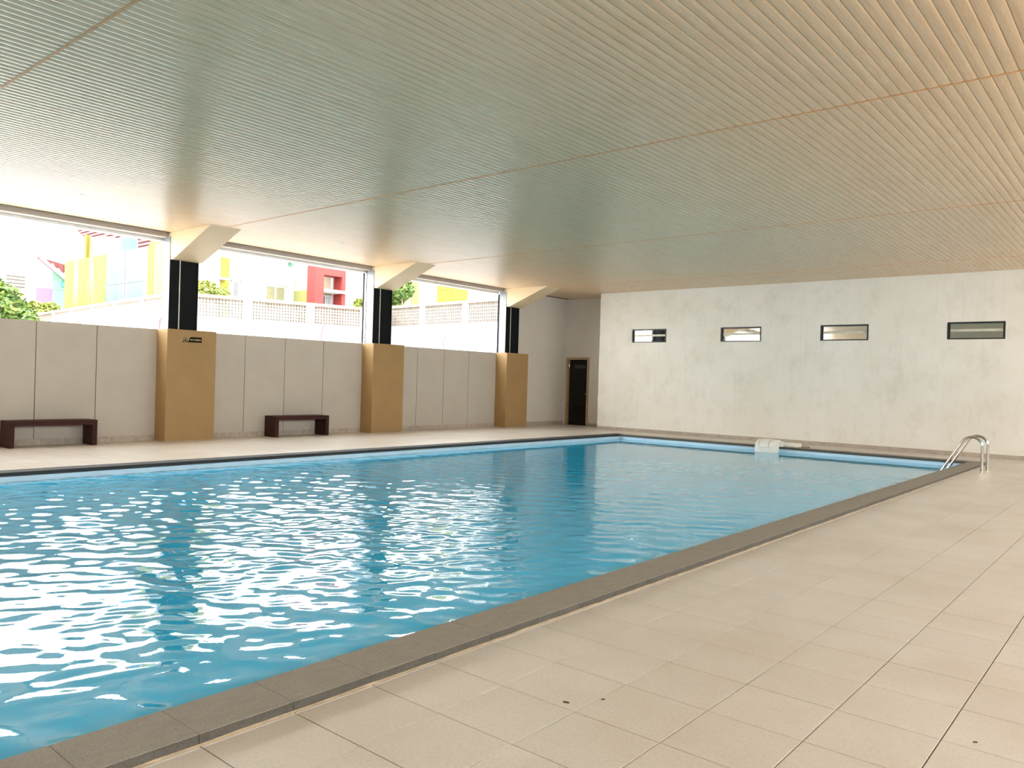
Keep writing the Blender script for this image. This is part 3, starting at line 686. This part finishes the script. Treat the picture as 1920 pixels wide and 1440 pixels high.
# --- white house with red tiled roof behind it
e = tag(empty('gabled_house', (-37.5, 18.0, -0.3)), 'white house with a striped red tile roof above the lime building', 'house')
bx('wall', 'render_white', e, -41.3, -33.6, 16.2, 20.0, -0.3, 6.5)
build('gable', MB().prism([(-41.6, 6.7), (-41.6, 8.0), (-38.2, 6.7)], 'y', 16.1, 16.4), 'pale_yellow', e)
build('bargeboard', MB().tube([(-39.6, 16.0, 6.55), (-49.0, 17.9, 9.4)], 0.11, 4), 'render_white', e)
bx('corner_post', 'deep_yellow', e, -41.75, -41.45, 15.95, 16.1, 6.5, 8.05)
roof_tiles('roof', e, (-39.3, 16.1, 6.6), (-33.3, 16.1, 6.6), (-33.3, 18.0, 9.5), (-48.6, 18.0, 9.5), 13)
o = tag(bx('vent_box', 'render_white', None, -33.55, -32.5, 13.2, 13.7, 5.62, 6.66), 'white box with rows of small vent holes on the flat roof of the lime building', 'box')
for z in (5.86, 6.02, 6.18, 6.34, 6.50):
    for x in (-33.5, -33.1, -32.88, -32.68): bx('vent_hole', 'grey_glass', o, x, x+0.10, 13.185, 13.21, z, z+0.07)
t_ = tag(build('water_tank', MB().cyl(-30.9, 13.4, 5.62, 6.42, 0.35, 20).cyl(-30.9, 13.4, 6.42, 6.52, 0.35, 20, 0.2), 'cyan', smooth=True), 'round cyan water tank on the flat roof before the striped red roof', 'tank')

# --- small far houses at the left
e = tag(empty('mint_house', (-46, 15.9, -0.3)), 'small distant house outside with pink and mint walls and a red gable roof', 'house')
bx('wall', 'mint', e, -49, -45, 15.7, 17.4, -0.3, 5.5)
bx('wall', 'pink', e, -48.8, -45.02, 14.95, 15.7, -0.3, 5.5)
build('gable', MB().prism([(15.7, 5.5), (17.4, 5.5), (17.4, 5.75), (15.7, 6.45)], 'x', -49, -44.98), 'mint', e)
build('bargeboard', MB().prism([(15.0, 7.0), (16.6, 5.75), (16.7, 5.95), (15.1, 7.15)], 'x', -44.9, -44.7), 'render_white', e)
roof_tiles('roof', e, (-44.8, 16.8, 5.8), (-44.8, 15.1, 7.1), (-45.6, 15.1, 7.1), (-45.6, 16.8, 5.8), 3)
roof_tiles('roof', e, (-44.75, 16.9, 5.8), (-44.75, 16.9, 6.7), (-44.75, 15.15, 7.0), (-44.75, 15.3, 6.9), 6)
bx('shutter', 'cyan', e, -44.97, -44.93, 16.12, 16.28, 5.65, 5.95)
e = tag(empty('cream_house', (-50, 15.2, -0.3)), 'far cream house with a low pitched roof at the left edge of the view', 'house')
bx('wall', 'cream_far', e, -55, -50, 15.4, 18.1, -0.3, 5.6)
roof_tiles('roof', e, (-49.8, 15.1, 5.6), (-49.8, 18.3, 5.6), (-53.0, 18.3, 6.9), (-53.0, 15.9, 6.9), 5, 'cream_tile')

# --- yellow gable house and white house (seen between first and second column)
e = tag(empty('yellow_house', (-32, 16.0, -0.3)), 'yellow house outside with a pale gable, right of the nearest column', 'house')
bx('wall', 'pale_yellow', e, -32.6, -30.0, 14.9, 16.62, -0.3, 6.1)
bx('pillar', 'yellow', e, -30.6, -29.95, 16.74, 17.12, -0.3, 6.12)
bx('bay', 'render_white', e, -31.0, -29.97, 16.30, 16.74, 5.25, 6.1)
bx('bay', 'pale_yellow', e, -31.0, -30.0, 16.30, 16.74, -0.3, 5.15)
bx('canopy', 'render_white', e, -30.2, -29.6, 16.2, 16.95, 5.18, 5.25)
w_ = bx('window', 'render_white', e, -30.02, -29.94, 16.40, 16.72, 4.72, 5.16); bx('pane', 'violet_glass', w_, -29.95, -29.92, 16.46, 16.66, 4.78, 5.10)
build('gable', MB().prism([(16.2, 6.1), (17.15, 6.12), (17.15, 6.62), (16.95, 6.75)], 'x', -32.6, -29.95), 'cream_wall', e)
roof_tiles('roof', e, (-29.8, 16.15, 6.12), (-32.6, 16.15, 6.12), (-32.6, 17.15, 6.85), (-29.8, 17.15, 6.85), 4, 'cream_wall')

e = tag(empty('white_house', (-32, 18.9, -0.3)), 'white house outside with shuttered double window beneath a cream lintel', 'house')
bx('wall', 'render_white', e, -32.6, -30.0, 17.16, 19.95, -0.3, 7.2)
for k in range(5): bx('quoin', 'cream_wall', e, -30.0, -29.97, 17.66, 17.9, 4.5+k*0.17, 4.62+k*0.17)
for k in range(8): bx('quoin', 'fascia', e, -30.0, -29.97, 18.05, 18.3, 5.45+k*0.17, 5.57+k*0.17)
def win(y0, y1, z0, z1, panes, mat, x=-30.0):
    w_ = bx('window', 'render_white', e, x, x+0.06, y0, y1, z0, z1); n = panes; g_ = 0.09; pw = (y1-y0-g_*(n+1))/n
    for k in range(n): bx('pane', mat, w_, x+0.05, x+0.075, y0+g_+k*(pw+g_), y0+g_+k*(pw+g_)+pw, z0+0.06, z1-0.07)
    bx('lintel', 'cream_wall', e, x, x+0.12, y0-0.08, y1+0.08, z1, z1+0.06)
win(17.26, 17.62, 4.3, 5.22, 1, 'grey_glass'); win(18.80, 19.85, 4.3, 5.24, 2, 'olive_glass')

e = tag(empty('red_portico_house', (-30.5, 21.5, -0.3)), 'house outside with a bright red portal frame around a white balcony front', 'house')
bx('wall', 'render_white', e, -32.6, -30.3, 20.0, 21.4, -0.3, 6.2)
win(20.75, 21.08, 4.3, 5.1, 1, 'violet_glass', -30.3)
bx('canopy', 'render_white', e, -30.3, -29.3, 20.75, 21.6, 5.2, 5.28)
bx('portal_side', 'red', e, -28.6, -28.0, 20.0, 20.44, -0.3, 5.73)
bx('portal_side', 'red', e, -28.6, -28.0, 21.40, 21.60, -0.3, 5.73)
bx('portal_top', 'red', e, -28.6, -28.0, 20.0, 21.60, 5.73, 6.1)
bx('balcony_slab', 'render_white', e, -28.6, -27.9, 20.44, 21.62, 5.0, 5.12)
bx('wall', 'cream_wall', e, -30.2, -28.8, 20.44, 23.4, 5.12, 6.4)
bx('wall', 'pale_yellow', e, -30.2, -28.75, 20.44, 21.4, -0.3, 5.12)
bx('wall', 'render_white', e, -30.2, -28.7, 21.4, 25.0, -0.3, 6.0)
w_ = bx('window', 'render_white', e, -28.76, -28.66, 20.85, 21.36, 4.3, 4.95); bx('pane', 'violet_glass', w_, -28.67, -28.63, 20.92, 21.28, 4.42, 4.86)
for k in range(5): bx('baluster', 'render_white', w_, -28.60, -28.57, 20.95+k*0.07, 20.975+k*0.07, 4.3, 4.86)
e = tag(empty('mint_gable_house', (-35, 24.5, -0.3)), 'mint green house gable outside, behind the red portal', 'house')
build('wall', MB().prism([(22.3, -0.3), (27.5, -0.3), (27.5, 6.3), (25.6, 7.2), (23.0, 7.3), (22.3, 6.9)], 'x', -38, -33.2), 'mint', e)
build('eaves', MB().prism([(22.0, 7.2), (24.4, 7.6), (27.8, 6.6), (27.8, 6.4), (24.4, 7.4), (22.0, 7.0)], 'x', -38, -32.8), 'render_white', e)

# --- yellow panelled house seen in the last opening
e = tag(empty('yellow_panelled_house', (-24, 25.5, -0.3)), 'white house outside with bright yellow wall panels, right of the middle column', 'house')
bx('wall', 'render_white', e, -28.5, -18.5, 24.05, 28.0, -0.3, 6.4)
bx('wall_panel', 'pale_yellow', e, -26.4, -25.9, 24.0, 24.05, 3.4, 5.9)
for x0, x1 in ((-24.68, -23.80), (-23.78, -22.88)):
    bx('wall_panel', 'yellow', e, x0, x1, 23.99, 24.05, 3.4, 5.24); bx('wall_panel', 'yellow', e, x0, x1, 23.99, 24.05, 5.26, 6.2)
bx('panel_joint', 'deep_yellow', e, -24.68, -22.88, 24.0, 24.04, 5.23, 5.27)

# --- trees
def tree(name, x, y, z0, blobs, n, size, mat, label, cat='tree', grp=None, trunk=0.09):
    e = tag(empty(name, (x, y, z0)), label, cat, grp)
    top = blobs[0]
    m_ = MB().tube([(x, y, z0), (x+0.05, y+0.03, (z0+top[2])/2), (top[0], top[1], top[2])], [trunk, trunk*0.8, trunk*0.45], 8)
    for b_ in blobs[1:]: m_.tube([(x+0.03, y+0.02, z0+(b_[2]-z0)*0.55), (b_[0], b_[1], b_[2])], [trunk*0.5, trunk*0.25], 6)
    build('trunk', m_, 'bark', e, smooth=True)
    f_ = MB(); tot = sum(b_[3]**2 for b_ in blobs)
    for (bx_, by_, bz_, r) in blobs:
        for _ in range(int(n*r*r/tot)):
            v = Vector((random.gauss(0, 1), random.gauss(0, 1), random.gauss(0, 1))).normalized()*r*(0.55+0.5*random.random()**0.6)
            c_ = Vector((bx_, by_, bz_))+Vector((v.x, v.y, v.z*0.85))
            a = Vector((random.gauss(0, 1), random.gauss(0, 1), random.gauss(0, 0.5))).normalized(); b2 = a.cross(Vector((random.gauss(0, 1), random.gauss(0, 1), random.gauss(0, 1)))).normalized()
            s = size*(0.6+0.8*random.random())
            f_.poly([c_-a*s, c_+b2*s*0.45-a*0.1*s, c_+a*s, c_-b2*s*0.45-a*0.1*s], [(0, 1, 2), (0, 2, 3)])
    build('foliage', f_, mat, e, stuff=True)
tree('tree', -36.6, 10.7, -0.3, [(-36.5, 10.7, 3.9, 1.0), (-36.3, 9.9, 3.5, 0.9), (-36.2, 11.5, 3.4, 0.6), (-36.6, 10.4, 4.4, 0.7)], 3200, 0.13, 'leaf_green', 'full green tree outside at the left edge of the view')
tree('tree', -42.2, 14.4, -0.3, [(-42.2, 13.9, 4.05, 0.6), (-42.2, 14.6, 4.1, 0.55), (-42.2, 13.35, 3.8, 0.5)], 2000, 0.12, 'leaf_lime', 'low yellow-green tree outside between the left tree and the lime building')
tree('tree', -23.7, 20.9, -0.3, [(-23.8, 20.9, 4.95, 0.68), (-24.1, 20.9, 4.6, 0.55), (-23.3, 20.8, 4.85, 0.4)], 2600, 0.085, 'leaf_green', 'leafy green tree outside, right beside the middle column')
tree('shrub', -23.9, 13.1, -0.3, [(-23.9, 12.8, 4.0, 0.42), (-23.9, 13.35, 3.9, 0.32)], 1300, 0.07, 'leaf_lime', 'yellow-green shrub behind the boundary wall below the yellow house', 'shrub')
tree('shrub', -24.0, 19.2, -0.3, [(-24.0, 19.3, 4.15, 0.28)], 260, 0.10, 'leaf_lime', 'small yellow-green shrub outside, left of the middle column', 'shrub')
